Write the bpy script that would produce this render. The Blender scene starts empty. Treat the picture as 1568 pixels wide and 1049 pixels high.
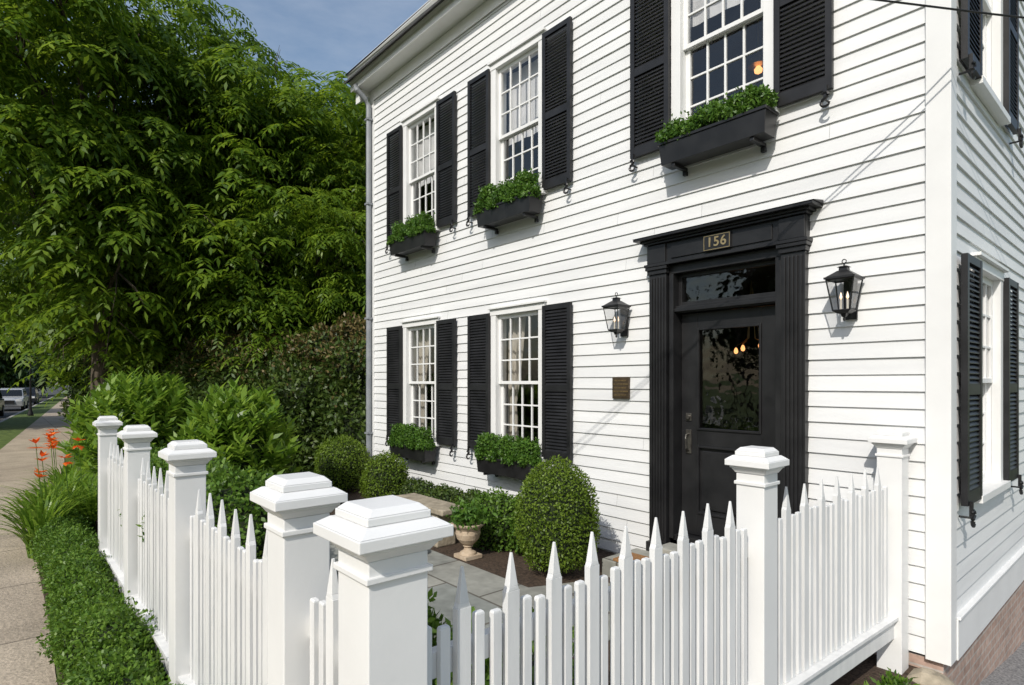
import bpy, math, random
import numpy as np
from mathutils import Matrix, Vector
random.seed(3); rng=np.random.default_rng(7)
scn=bpy.context.scene
# ------------------------------------------------------------------ materials
def new_mat(name):
    m=bpy.data.materials.new(name); m.use_nodes=True
    nt=m.node_tree; b=nt.nodes['Principled BSDF']; return m,nt,b
def N(nt,t,**k):
    n=nt.nodes.new(t)
    for a,v in k.items(): setattr(n,a,v)
    return n
def ramp(nt,stops):
    r=N(nt,'ShaderNodeValToRGB'); e=r.color_ramp.elements
    e[0].position,e[0].color=stops[0][0],(*stops[0][1],1)
    e[1].position,e[1].color=stops[-1][0],(*stops[-1][1],1)
    for p,c in stops[1:-1]:
        x=e.new(p); x.color=(*c,1)
    return r
def noisy(name,c0,c1,scale=8,rough=0.5,bump=0.0,bscale=60,detail=6,stretch=(1,1,1),spec=0.4,metal=0,island=False):
    m,nt,b=new_mat(name); L=nt.links
    tc=N(nt,'ShaderNodeTexCoord'); mp=N(nt,'ShaderNodeMapping'); mp.inputs['Scale'].default_value=stretch
    L.new(tc.outputs['Object'],mp.inputs[0])
    no=N(nt,'ShaderNodeTexNoise'); no.inputs['Scale'].default_value=scale; no.inputs['Detail'].default_value=detail
    L.new(mp.outputs[0],no.inputs['Vector'])
    r=ramp(nt,[(0.3,c0),(0.7,c1)]); L.new(no.outputs['Fac'],r.inputs[0])
    col=r.outputs[0]
    if island:
        g=N(nt,'ShaderNodeNewGeometry'); hs=N(nt,'ShaderNodeHueSaturation')
        mr=N(nt,'ShaderNodeMapRange'); mr.inputs['To Min'].default_value=1-island; mr.inputs['To Max'].default_value=1+island*0.5
        L.new(g.outputs['Random Per Island'],mr.inputs[0]); L.new(mr.outputs[0],hs.inputs['Value']); L.new(col,hs.inputs['Color']); col=hs.outputs[0]
    L.new(col,b.inputs['Base Color'])
    b.inputs['Roughness'].default_value=rough; b.inputs['Specular IOR Level'].default_value=spec; b.inputs['Metallic'].default_value=metal
    if bump:
        n2=N(nt,'ShaderNodeTexNoise'); n2.inputs['Scale'].default_value=bscale; n2.inputs['Detail'].default_value=5
        L.new(mp.outputs[0],n2.inputs['Vector'])
        bp=N(nt,'ShaderNodeBump'); bp.inputs['Strength'].default_value=bump; bp.inputs['Distance'].default_value=0.01
        L.new(n2.outputs['Fac'],bp.inputs['Height']); L.new(bp.outputs[0],b.inputs['Normal'])
    return m
def leafmat(name,dark,mid,light,trans=0.35,rough=0.45,cl=0.6):
    m,nt,b=new_mat(name); L=nt.links
    g=N(nt,'ShaderNodeNewGeometry'); tc=N(nt,'ShaderNodeTexCoord')
    no=N(nt,'ShaderNodeTexNoise'); no.inputs['Scale'].default_value=cl; no.inputs['Detail'].default_value=3
    L.new(tc.outputs['Object'],no.inputs['Vector'])
    ad=N(nt,'ShaderNodeMath',operation='MULTIPLY_ADD'); ad.inputs[1].default_value=0.6
    L.new(g.outputs['Random Per Island'],ad.inputs[0])
    s=N(nt,'ShaderNodeMath',operation='MULTIPLY'); s.inputs[1].default_value=0.45; L.new(no.outputs['Fac'],s.inputs[0]); L.new(s.outputs[0],ad.inputs[2])
    r=ramp(nt,[(0.1,dark),(0.5,mid),(0.95,light)]); L.new(ad.outputs[0],r.inputs[0])
    L.new(r.outputs[0],b.inputs['Base Color']); b.inputs['Roughness'].default_value=rough
    b.inputs['Specular IOR Level'].default_value=0.35
    if trans>0:
        t=N(nt,'ShaderNodeBsdfTranslucent')
        hs=N(nt,'ShaderNodeHueSaturation'); hs.inputs['Value'].default_value=1.6; hs.inputs['Hue'].default_value=0.49; L.new(r.outputs[0],hs.inputs['Color']); L.new(hs.outputs[0],t.inputs[0])
        mx=N(nt,'ShaderNodeMixShader'); mx.inputs[0].default_value=trans
        L.new(b.outputs[0],mx.inputs[1]); L.new(t.outputs[0],mx.inputs[2])
        L.new(mx.outputs[0],nt.nodes['Material Output'].inputs[0])
    return m
def brick(name,c1,c2,mortar,w,h,ms,rough=0.8,plane='xy',off=0.5,bump=0.4,nscale=20):
    m,nt,b=new_mat(name); L=nt.links
    tc=N(nt,'ShaderNodeTexCoord'); sp=N(nt,'ShaderNodeSeparateXYZ'); cb=N(nt,'ShaderNodeCombineXYZ')
    L.new(tc.outputs['Object'],sp.inputs[0])
    a,c={'xy':(0,1),'xz':(0,2),'yz':(1,2)}[plane]
    if plane=='yz':
        s=N(nt,'ShaderNodeMath',operation='ADD'); L.new(sp.outputs[0],s.inputs[0]); L.new(sp.outputs[1],s.inputs[1]); L.new(s.outputs[0],cb.inputs[0])
    else: L.new(sp.outputs[a],cb.inputs[0])
    L.new(sp.outputs[c],cb.inputs[1])
    bt=N(nt,'ShaderNodeTexBrick'); bt.offset=off
    for k,v in (('Color1',(*c1,1)),('Color2',(*c2,1)),('Mortar',(*mortar,1)),('Scale',1.0),('Mortar Size',ms),('Brick Width',w),('Row Height',h),('Mortar Smooth',0.3)):
        bt.inputs[k].default_value=v
    L.new(cb.outputs[0],bt.inputs['Vector'])
    no=N(nt,'ShaderNodeTexNoise'); no.inputs['Scale'].default_value=nscale; no.inputs['Detail'].default_value=8
    L.new(tc.outputs['Object'],no.inputs['Vector'])
    n3=N(nt,'ShaderNodeTexNoise'); n3.inputs['Scale'].default_value=1.3; n3.inputs['Detail'].default_value=4
    L.new(tc.outputs['Object'],n3.inputs['Vector'])
    aa=N(nt,'ShaderNodeMath',operation='ADD'); L.new(no.outputs['Fac'],aa.inputs[0]); L.new(n3.outputs['Fac'],aa.inputs[1])
    mr=N(nt,'ShaderNodeMapRange'); mr.inputs['From Min'].default_value=0.6; mr.inputs['From Max'].default_value=1.4; mr.inputs['To Min'].default_value=0.6; mr.inputs['To Max'].default_value=1.35
    L.new(aa.outputs[0],mr.inputs[0])
    hs=N(nt,'ShaderNodeHueSaturation'); L.new(bt.outputs[0],hs.inputs['Color']); L.new(mr.outputs[0],hs.inputs['Value'])
    L.new(hs.outputs[0],b.inputs['Base Color']); b.inputs['Roughness'].default_value=rough
    bp=N(nt,'ShaderNodeBump'); bp.inputs['Strength'].default_value=bump; bp.inputs['Distance'].default_value=0.01
    L.new(no.outputs['Fac'],bp.inputs['Height']); L.new(bp.outputs[0],b.inputs['Normal'])
    return m
M_WHITE=noisy('white_paint',(0.72,0.72,0.71),(0.78,0.78,0.77),3,0.42,0.05,60)
M_SIDING=noisy('white_clapboard_paint',(0.68,0.685,0.685),(0.765,0.77,0.765),1.6,0.5,0.12,40,stretch=(0.6,0.6,6),island=0.05)
M_FENCE=noisy('fence_paint',(0.67,0.675,0.67),(0.78,0.78,0.77),5,0.4,0.10,70,stretch=(3,3,0.6),island=0.06)
M_BLACK=noisy('black_paint',(0.010,0.010,0.011),(0.020,0.020,0.021),6,0.38,0.05,50,spec=0.4)
M_SHUT=noisy('black_shutter_paint',(0.010,0.010,0.011),(0.022,0.022,0.024),5,0.45,0.05,50,spec=0.35)
M_GRAYMETAL=noisy('downspout_metal',(0.2,0.215,0.235),(0.29,0.305,0.325),5,0.5,metal=0.1)
M_ROOF=noisy('asphalt_shingle',(0.03,0.03,0.032),(0.07,0.07,0.07),20,0.9,0.4,80)
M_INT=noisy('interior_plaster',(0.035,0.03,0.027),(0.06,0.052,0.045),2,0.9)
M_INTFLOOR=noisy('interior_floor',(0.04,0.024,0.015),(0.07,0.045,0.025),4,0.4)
M_CURT=noisy('linen_curtain',(0.42,0.39,0.33),(0.58,0.54,0.47),10,0.9,stretch=(6,6,0.4))
M_SHADE=noisy('white_blind',(0.66,0.67,0.68),(0.76,0.76,0.76),5,0.9)
M_BRICK=brick('foundation_brick',(0.36,0.24,0.19),(0.45,0.32,0.26),(0.42,0.38,0.34),0.21,0.072,0.008,plane='yz')
M_BLUESTONE=brick('bluestone_paving',(0.2,0.215,0.2),(0.29,0.285,0.25),(0.1,0.09,0.075),0.9,0.6,0.012,plane='xy',bump=0.3,nscale=9)
M_SIDEWALK=brick('sidewalk_concrete',(0.38,0.315,0.24),(0.43,0.36,0.275),(0.16,0.13,0.1),1.6,2.9,0.012,plane='xy',off=0.0,bump=1.0,nscale=38)
M_MULCH=noisy('mulch',(0.025,0.016,0.01),(0.09,0.06,0.04),45,0.95,1.0,70)
M_LAWN=noisy('lawn_grass',(0.05,0.085,0.015),(0.13,0.18,0.04),6,0.9,0.8,90)
M_ASPH=noisy('asphalt',(0.042,0.042,0.044),(0.07,0.069,0.067),10,0.9,0.5,120)
M_GRAVEL=noisy('gravel',(0.09,0.09,0.095),(0.34,0.33,0.32),55,0.95,1.0,60)
M_KERB=noisy('kerb_stone',(0.28,0.27,0.25),(0.4,0.39,0.36),12,0.85,0.3)
M_STONE=noisy('garden_stone',(0.22,0.19,0.14),(0.42,0.36,0.27),14,0.85,0.6,40)
M_TERRA=noisy('urn_stone',(0.38,0.29,0.2),(0.52,0.42,0.31),14,0.8,0.3,50)
M_COIR=noisy('coir_mat',(0.24,0.12,0.045),(0.36,0.19,0.08),60,0.95,0.8,200)
M_GOLD=noisy('brass',(0.45,0.33,0.16),(0.55,0.42,0.22),20,0.35,metal=0.8)
M_BRONZE=noisy('bronze_plaque_metal',(0.07,0.05,0.03),(0.11,0.08,0.05),30,0.45,0.3,120,metal=0.5)
M_BARK=noisy('bark',(0.04,0.03,0.022),(0.12,0.095,0.07),14,0.95,1.0,30,stretch=(1,1,0.2))
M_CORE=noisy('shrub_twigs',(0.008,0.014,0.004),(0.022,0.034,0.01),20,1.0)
M_CABLE=noisy('cable_rubber',(0.01,0.01,0.01),(0.02,0.02,0.02),20,0.6)
M_TIRE=noisy('tyre_rubber',(0.012,0.012,0.012),(0.025,0.025,0.025),20,0.8)
M_CAR=noisy('car_paint_silver',(0.5,0.51,0.52),(0.56,0.57,0.58),3,0.25,metal=0.3)
M_CARD=noisy('car_paint_dark',(0.02,0.022,0.03),(0.03,0.032,0.04),3,0.2)
M_CARG,_,b=new_mat('car_glass'); b.inputs['Base Color'].default_value=(0.01,0.012,0.014,1); b.inputs['Roughness'].default_value=0.05
M_CANDLE=noisy('candle_sleeve',(0.6,0.56,0.48),(0.66,0.62,0.54),5,0.5)
M_ORANGE=leafmat('daylily_petal',(0.55,0.1,0.015),(0.75,0.15,0.02),(0.85,0.22,0.03),0.3)
M_BULB,nt,b=new_mat('lit_bulb'); b.inputs['Emission Color'].default_value=(1,0.42,0.14,1); b.inputs['Emission Strength'].default_value=2.2
M_CBULB,nt,b=new_mat('candle_bulb'); b.inputs['Emission Color'].default_value=(1,0.6,0.3,1); b.inputs['Emission Strength'].default_value=1.2
LF_TREE=leafmat('tree_leaf',(0.034,0.082,0.007),(0.105,0.185,0.014),(0.215,0.305,0.025),0.46,cl=0.35)
LF_FAR=leafmat('distant_leaf',(0.016,0.04,0.007),(0.04,0.08,0.012),(0.08,0.13,0.02),0)
LF_HEDGE=leafmat('privet_leaf',(0.02,0.045,0.008),(0.05,0.088,0.014),(0.10,0.14,0.026),0.2,cl=1.2)
LF_BROWN=leafmat('new_growth_leaf',(0.07,0.06,0.018),(0.13,0.105,0.035),(0.19,0.14,0.06),0.2)
LF_BOX=leafmat('boxwood_leaf',(0.04,0.085,0.008),(0.115,0.185,0.016),(0.2,0.285,0.035),0.32,cl=3)
LF_LAUREL=leafmat('laurel_leaf',(0.06,0.13,0.012),(0.14,0.25,0.025),(0.26,0.38,0.05),0.42,rough=0.35,cl=2)
LF_LOW=leafmat('low_hedge_leaf',(0.035,0.085,0.012),(0.09,0.18,0.02),(0.17,0.275,0.038),0.32,cl=4)
LF_PLANT=leafmat('window_box_leaf',(0.025,0.065,0.01),(0.07,0.16,0.02),(0.14,0.25,0.035),0.3,cl=6)
def glassmat(name,f0=0.05,tint=0.9,wav=0.02):
    m,nt,b=new_mat(name); L=nt.links; nt.nodes.remove(b)
    tr=N(nt,'ShaderNodeBsdfTransparent'); tr.inputs[0].default_value=(tint,tint,tint,1)
    gl=N(nt,'ShaderNodeBsdfGlossy'); gl.inputs['Roughness'].default_value=0.01; gl.inputs[0].default_value=(1,1,1,1)
    lw=N(nt,'ShaderNodeLayerWeight'); lw.inputs[0].default_value=0.5
    pw=N(nt,'ShaderNodeMath',operation='POWER'); pw.inputs[1].default_value=4.0; L.new(lw.outputs['Facing'],pw.inputs[0])
    fr=N(nt,'ShaderNodeMath',operation='MULTIPLY_ADD'); fr.inputs[1].default_value=0.9; fr.inputs[2].default_value=f0; L.new(pw.outputs[0],fr.inputs[0])
    tc=N(nt,'ShaderNodeTexCoord'); no=N(nt,'ShaderNodeTexNoise'); no.inputs['Scale'].default_value=5
    L.new(tc.outputs['Object'],no.inputs['Vector'])
    bp=N(nt,'ShaderNodeBump'); bp.inputs['Strength'].default_value=wav; bp.inputs['Distance'].default_value=0.05
    L.new(no.outputs['Fac'],bp.inputs['Height']); L.new(bp.outputs[0],gl.inputs['Normal'])
    mx=N(nt,'ShaderNodeMixShader'); L.new(fr.outputs[0],mx.inputs[0]); L.new(tr.outputs[0],mx.inputs[1]); L.new(gl.outputs[0],mx.inputs[2])
    L.new(mx.outputs[0],nt.nodes['Material Output'].inputs[0]); return m
M_GLASS=glassmat('window_glass',0.07,0.85,0.1)
M_LGLASS=glassmat('lantern_glass',0.05,0.92,0.02)
# ------------------------------------------------------------------ mesh helpers
def empty(name,loc=(0,0,0),rot=0):
    o=bpy.data.objects.new(name,None); scn.collection.objects.link(o); o.location=loc; o.rotation_euler=(0,0,rot); return o
class MB:
    def __init__(s,M=None): s.v=[];s.f=[];s.m=[];s.M=M or Matrix.Identity(4)
    def add(s,vs,fs,mat=0):
        o=len(s.v); s.v+=[tuple(s.M@Vector(v)) for v in vs]; s.f+=[tuple(i+o for i in f) for f in fs]; s.m+=[mat]*len(fs)
    def box(s,x0,x1,y0,y1,z0,z1,mat=0):
        s.add([(x0,y0,z0),(x1,y0,z0),(x1,y1,z0),(x0,y1,z0),(x0,y0,z1),(x1,y0,z1),(x1,y1,z1),(x0,y1,z1)],
          [(0,3,2,1),(4,5,6,7),(0,1,5,4),(1,2,6,5),(2,3,7,6),(3,0,4,7)],mat)
    def frus(s,cx,cy,z0,a0,z1,a1,mat=0,b0=None,b1=None):
        b0=a0 if b0 is None else b0; b1=a1 if b1 is None else b1
        s.add([(cx-a0,cy-b0,z0),(cx+a0,cy-b0,z0),(cx+a0,cy+b0,z0),(cx-a0,cy+b0,z0),(cx-a1,cy-b1,z1),(cx+a1,cy-b1,z1),(cx+a1,cy+b1,z1),(cx-a1,cy+b1,z1)],
          [(0,3,2,1),(4,5,6,7),(0,1,5,4),(1,2,6,5),(2,3,7,6),(3,0,4,7)],mat)
    def tube(s,pts,r,n=8,mat=0):
        pts=[Vector(p) for p in pts]; r=r if hasattr(r,'__len__') else [r]*len(pts)
        vs=[];fs=[]
        for i,p in enumerate(pts):
            t=(pts[min(i+1,len(pts)-1)]-pts[max(i-1,0)]).normalized()
            a=Vector((0,0,1)) if abs(t.z)<0.9 else Vector((1,0,0))
            u=t.cross(a).normalized(); w=t.cross(u)
            for k in range(n):
                q=2*math.pi*k/n; vs.append(p+(u*math.cos(q)+w*math.sin(q))*r[i])
        for i in range(len(pts)-1):
            for k in range(n):
                a=i*n+k;b=i*n+(k+1)%n; fs.append((a,b,b+n,a+n))
        fs.append(tuple(range(n))[::-1]); fs.append(tuple(range((len(pts)-1)*n,len(pts)*n)))
        s.add(vs,fs,mat)
    def lathe(s,prof,cx,cy,n=24,mat=0):
        vs=[];fs=[]
        for r,z in prof:
            for k in range(n):
                q=2*math.pi*k/n; vs.append((cx+r*math.cos(q),cy+r*math.sin(q),z))
        for i in range(len(prof)-1):
            for k in range(n):
                a=i*n+k;b=i*n+(k+1)%n; fs.append((a,b,b+n,a+n))
        s.add(vs,fs,mat)
    def prism(s,poly,y0,y1,mat=0):
        n=len(poly); vs=[(x,y0,z) for x,z in poly]+[(x,y1,z) for x,z in poly]
        fs=[tuple(range(n)),tuple(range(n,2*n))[::-1]]+[(i,i+n,(i+1)%n+n,(i+1)%n) for i in range(n)]
        s.add(vs,fs,mat)
    def obj(s,name,mats,parent=None,bevel=0,smooth=False,loc=None):
        me=bpy.data.meshes.new(name); me.from_pydata(s.v,[],s.f)
        for m in (mats if isinstance(mats,list) else [mats]): me.materials.append(m)
        me.polygons.foreach_set('material_index',s.m)
        if smooth: me.polygons.foreach_set('use_smooth',[True]*len(s.f))
        me.update(); o=bpy.data.objects.new(name,me); scn.collection.objects.link(o)
        if parent: o.parent=parent
        if loc: o.location=loc
        if bevel:
            b=o.modifiers.new('bevel','BEVEL'); b.width=bevel; b.segments=2; b.limit_method='ANGLE'
        return o
def sheet(name,poly,z,mat,parent=None):
    me=bpy.data.meshes.new(name); me.from_pydata([(x,y,z) for x,y in poly],[],[tuple(range(len(poly)))]); me.materials.append(mat)
    o=bpy.data.objects.new(name,me); scn.collection.objects.link(o)
    if parent:o.parent=parent
    return o
def unit(a): return a/np.maximum(np.linalg.norm(a,axis=1,keepdims=True),1e-9)
def leaf_verts(P,D,Nn,L,W,fold=0.12):
    D=unit(D); S=unit(np.cross(D,Nn)); Nn=np.cross(S,D)
    L=np.broadcast_to(np.asarray(L,float),(len(P),))[:,None]; W=np.broadcast_to(np.asarray(W,float),(len(P),))[:,None]
    v=np.stack([P,P+D*L*0.45+S*W*0.5+Nn*W*fold,P+D*L-Nn*L*0.08,P+D*L*0.45-S*W*0.5+Nn*W*fold],axis=1)
    return v
def quad_obj(name,V,mats,idx=None,parent=None,link=True):
    n=len(V); me=bpy.data.meshes.new(name)
    me.vertices.add(4*n); me.vertices.foreach_set('co',V.reshape(-1).astype(np.float32))
    me.loops.add(4*n); me.loops.foreach_set('vertex_index',np.arange(4*n,dtype=np.int32))
    me.polygons.add(n); me.polygons.foreach_set('loop_start',np.arange(0,4*n,4,dtype=np.int32))
    try: me.polygons.foreach_set('loop_total',np.full(n,4,dtype=np.int32))
    except Exception: pass
    for m in (mats if isinstance(mats,list) else [mats]): me.materials.append(m)
    if idx is not None: me.polygons.foreach_set('material_index',idx.astype(np.int32))
    me.update(calc_edges=True)
    if not link: return me
    o=bpy.data.objects.new(name,me); scn.collection.objects.link(o)
    if parent:o.parent=parent
    return o
def lump(d,f,ph,amp):
    return 1+amp*(np.sin(d[:,0]*f+ph[0])*np.sin(d[:,1]*f*1.1+ph[1])+np.sin(d[:,2]*f*0.9+ph[2]+d[:,0]*2)*0.7)
def shell(c,r,n,L,W,amp=0.06,inner=0.82,f=6,zmin=-0.8,up=0.25,out=0.6):
    d=unit(rng.normal(size=(int(n*1.4),3))); d=d[d[:,2]>zmin][:n]
    ph=rng.uniform(0,6,3); rad=lump(d,f,ph,amp)*rng.uniform(inner,1.03,len(d))
    P=np.array(c)+d*np.array(r)*rad[:,None]
    nn=unit(d/np.array(r))
    Nn=unit(nn+rng.normal(size=nn.shape)*0.55)
    D=rng.normal(size=nn.shape)+nn*out+np.array([0,0,up])
    k=len(P)
    return leaf_verts(P,D,Nn,L*rng.uniform(0.7,1.25,k),W*rng.uniform(0.75,1.2,k))
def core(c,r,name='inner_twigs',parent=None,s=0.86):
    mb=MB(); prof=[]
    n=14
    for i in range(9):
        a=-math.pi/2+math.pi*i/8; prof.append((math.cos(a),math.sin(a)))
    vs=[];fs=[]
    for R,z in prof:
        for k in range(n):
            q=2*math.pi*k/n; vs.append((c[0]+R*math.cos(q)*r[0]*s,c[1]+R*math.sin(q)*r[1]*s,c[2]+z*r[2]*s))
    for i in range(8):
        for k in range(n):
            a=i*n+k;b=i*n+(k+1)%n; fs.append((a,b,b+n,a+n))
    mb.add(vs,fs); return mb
def bush(name,blobs,n,L,W,mats,amp=0.06,coreS=0.84,pick=None,**kw):
    e=empty(name); V=[];cb=MB()
    for c,r in blobs:
        area=(r[0]*r[1]+r[0]*r[2]+r[1]*r[2])/3
        V.append(shell(c,r,int(n*area*12.57),L,W,amp,**kw))
        m=core(c,r,s=coreS); cb.add(m.v,m.f)
    V=np.concatenate(V); idx=None
    if pick is not None: idx=pick(V)
    quad_obj('foliage',V,mats,idx,e)
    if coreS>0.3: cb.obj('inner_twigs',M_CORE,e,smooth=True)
    return e
# ------------------------------------------------------------------ ground
YARD=0.12; LAND=-0.12
KERB=[(9,-8.65),(-21.6,-6.05),(-60,-2.75),(-120,2.4),(-600,43)]
SWL=[(9,-7.3),(-21.6,-4.72),(-60,-1.42),(-120,3.75)]
SWR=[(-120,5.6),(-60,0.35),(-9,-4.25),(-4,-4.42),(0,-4.42),(9,-4.42)]
mb=MB()
ys=[-900,-100,-30,-8,-1.5,-0.5,1,2.5,4,30,900]; xs=[-900,-60,0,8,60,900]
zf=lambda y: -0.26-0.13*min(max(y+0.8,0),4.2)
vs=[(x,y,zf(y)) for y in ys for x in xs]; nx=len(xs)
fs=[(j*nx+i,j*nx+i+1,(j+1)*nx+i+1,(j+1)*nx+i) for j in range(len(ys)-1) for i in range(nx-1)]
mb.add(vs,fs); mb.obj('ground',M_LAWN)
mb=MB(); ysd=[-4.3,-1.5,-0.5,1,2.5,4,12]
mb.add([(x,y,zf(y)+0.004) for y in ysd for x in (-0.02,5)],[(2*j,2*j+1,2*j+3,2*j+2) for j in range(len(ysd)-1)])
mb.obj('gravel_driveway',M_GRAVEL)
poly=KERB+[(-600,600),(-8.0,600),(-8.0,0.0),(-0.03,0.0),(-0.03,-4.3),(9,-4.3)]
mb=MB(); n=len(poly)
mb.add([(x,y,LAND) for x,y in poly]+[(x,y,-1.2) for x,y in poly],[tuple(range(n))]+[(i,i+n,(i+1)%n+n,(i+1)%n) for i in range(n)])
mb.obj('lawn',M_LAWN)
sheet('sidewalk',SWL+SWR,LAND+0.006,M_SIDEWALK)
mb=MB()
for (a,b) in zip(KERB[:-1],KERB[1:]):
    d=(Vector(b)-Vector(a)).normalized(); nn=Vector((d.y,-d.x));
    if nn.y>0: nn=-nn
    q=[Vector(a),Vector(b),Vector(b)+nn*0.15,Vector(a)+nn*0.15]
    mb.add([(p.x,p.y,LAND+0.008) for p in q]+[(p.x,p.y,-0.4) for p in q],[(0,1,2,3),(0,4,5,1),(1,5,6,2),(2,6,7,3),(3,7,4,0)])
mb.obj('kerb',M_KERB)
off=lambda P,o:[(x,y-o) for x,y in P]
sheet('road',off(KERB,0.15)+off(KERB,9)[::-1],-0.255,M_ASPH)
mb=MB(); mb.box(-9.5,-0.04,-4.40,-3.7,LAND-0.02,LAND+0.03); mb.box(-0.55,-0.035,-4.0,-0.0,LAND-0.02,LAND+0.034); mb.obj('mulch_bed',M_MULCH)
mb=MB(); mb.box(-8.6,-0.48,-3.8,0.02,-0.3,YARD); mb.obj('garden_bed',M_MULCH)
sheet('bluestone_path',[(-5.6,-2.9),(-1.5,-2.9),(-1.5,-0.75),(-2.35,-0.75),(-2.6,-1.35),(-5.6,-1.35)],YARD+0.006,M_BLUESTONE)
# ------------------------------------------------------------------ house
house=empty('white_clapboard_house')
S90=Matrix.Rotation(math.pi/2,4,'Z')
XL=-7.93; DEP=7.2; ZE=6.72
WF=[(-6.38,0.99,2.72),(-4.24,0.99,2.72),(-6.38,4.03,5.80),(-4.24,4.03,5.80),(-1.60,4.03,5.80)]
WS=[(1.10,1.02,2.72),(1.10,4.03,5.80),(4.6,1.02,2.72),(4.6,4.03,5.80)]
srnd=random.Random(77)
def siding(mb,u0,u1,z0,z1,openings,clip=None):
    E=0.118; z=z0
    while z<z1-0.001:
        zt=min(z+E,z1); br=sorted(set([z,zt]+[q for o in openings for q in (o[2],o[3]) if z<q<zt]))
        cuts=[]; c=u0+srnd.uniform(0.8,4.2)
        while c<u1-0.5: cuts.append(c); c+=srnd.uniform(2.6,4.4)
        jit=srnd.uniform(-0.0012,0.0012)
        for a,b in zip(br[:-1],br[1:]):
            mid=(a+b)/2; A,B=u0,u1
            if clip: 
                A,B=clip(mid,A,B)
                if B<=A: continue
            iv=[(A,B)]
            for o in openings:
                if o[2]<mid<o[3]:
                    nv=[]
                    for p,q in iv:
                        if o[1]<=p or o[0]>=q: nv.append((p,q)); continue
                        if o[0]>p: nv.append((p,o[0]))
                        if o[1]<q: nv.append((o[1],q))
                    iv=nv
            for cc in cuts:
                nv=[]
                for p,q in iv:
                    if p+0.1<cc<q-0.1: nv+=[(p,cc-0.0009),(cc+0.0009,q)]
                    else: nv.append((p,q))
                iv=nv
            fy=lambda zz: -0.019+jit+0.015*(zz-z)/E
            for p,q in iv:
                vs=[(p,fy(a),a),(q,fy(a),a),(q,fy(b),b),(p,fy(b),b)]; fs=[(0,1,2,3)]
                if a==z: vs+=[(p,-0.002,a),(q,-0.002,a)]; fs+=[(4,5,1,0)]
                mb.add(vs,fs)
        z=zt
opF=[(c-0.44,c+0.44,a-0.04,b+0.04) for c,a,b in WF]+[(-2.27,-0.9,-1,3.18)]
opS=[(c-0.44,c+0.44,a-0.04,b+0.04) for c,a,b in WS]
mb=MB(); siding(mb,XL+0.1,-0.1,0.02,ZE-0.16,opF)
mb.M=S90
RIDGE=9.3
def clip(z,A,B):
    if z<6.9: return A,B
    f=(z-6.9)/(RIDGE-6.9)*DEP/2; return max(A,f),min(B,DEP-f)
siding(mb,0.1,DEP-0.1,0.27,RIDGE-0.1,opS,clip)
mb.obj('clapboards',M_SIDING,house)
mb=MB()
mb.box(XL,XL+0.12,0.13,DEP,0,6.9); mb.box(XL,0,DEP-0.12,DEP,0,6.9)
mb.prism([(0,6.9),(DEP,6.9),(DEP/2,RIDGE)],0,0.1); 
v=mb.v[-6:]; mb.v[-6:]=[(XL+0.02+p[1],p[0],p[2]) for p in v]
mb.obj('rear_walls',M_SIDING,house)
mb=MB()
mb.box(XL+0.02,-0.02,0.01,DEP-0.05,-1.2,-0.001)
mb.obj('brick_foundation',M_BRICK,house)
mb=MB()
mb.box(-0.11,0.032,-0.034,0.11,0.0,ZE-0.003)
mb.box(XL-0.03,XL+0.11,-0.034,0.11,0.0,ZE-0.003)
mb.box(XL+0.112,-0.112,-0.03,0.0,ZE-0.17,ZE-0.004)
mb.box(XL+0.112,-0.112,-0.045,-0.031,ZE-0.185,ZE-0.165)
mb.box(-0.02,0.04,0.112,DEP,-0.005,0.265)
mb.box(-0.02,0.055,0.112,DEP,0.266,0.285)
X0,X1=XL-0.2,0.2
mb.box(X0,X1,-0.27,0.0,ZE,ZE+0.03)
mb.box(X0,X1,-0.29,-0.272,ZE-0.02,ZE+0.17)
mb.add([(X0,-0.292,ZE+0.10),(X1,-0.292,ZE+0.10),(X1,-0.37,ZE+0.22),(X0,-0.37,ZE+0.22),(X0,-0.37,ZE+0.26),(X1,-0.37,ZE+0.26),(X0,-0.2,ZE+0.26),(X1,-0.2,ZE+0.26),(X0,-0.2,ZE+0.1),(X1,-0.2,ZE+0.1)],
  [(0,1,3,2),(2,3,5,4),(4,5,7,6),(8,9,1,0),(0,2,4,6,8),(1,9,7,5,3)])
sl=(RIDGE-6.9)/(DEP/2)
for xx in (0.03,XL-0.19):
    for sgn in (0,1):
        pts=[(-0.2,6.9-0.2*sl),(DEP/2,RIDGE),(DEP/2,RIDGE-0.25),(-0.2,6.65-0.2*sl)]
        if sgn: pts=[(DEP-p,z) for p,z in pts]
        o=len(mb.v); mb.prism(pts,0,0.16); mb.v[o:]=[(xx+p[1],p[0],p[2]) for p in mb.v[o:]]
mb.obj('white_trim',M_WHITE,house,bevel=0.003)
mb=MB()
for sgn in (0,1):
    pts=[(-0.4,6.9+0.1-0.4*sl+0.1),(DEP/2,RIDGE+0.14),(DEP/2,RIDGE+0.11),(-0.4,6.9+0.07-0.4*sl+0.1)]
    if sgn: pts=[(DEP-p,z) for p,z in pts]
    o=len(mb.v); mb.prism(pts,0,-XL+0.45); mb.v[o:]=[(XL-0.22+p[1],p[0],p[2]) for p in mb.v[o:]]
mb.obj('roof',M_ROOF,house)
mb=MB()
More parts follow.
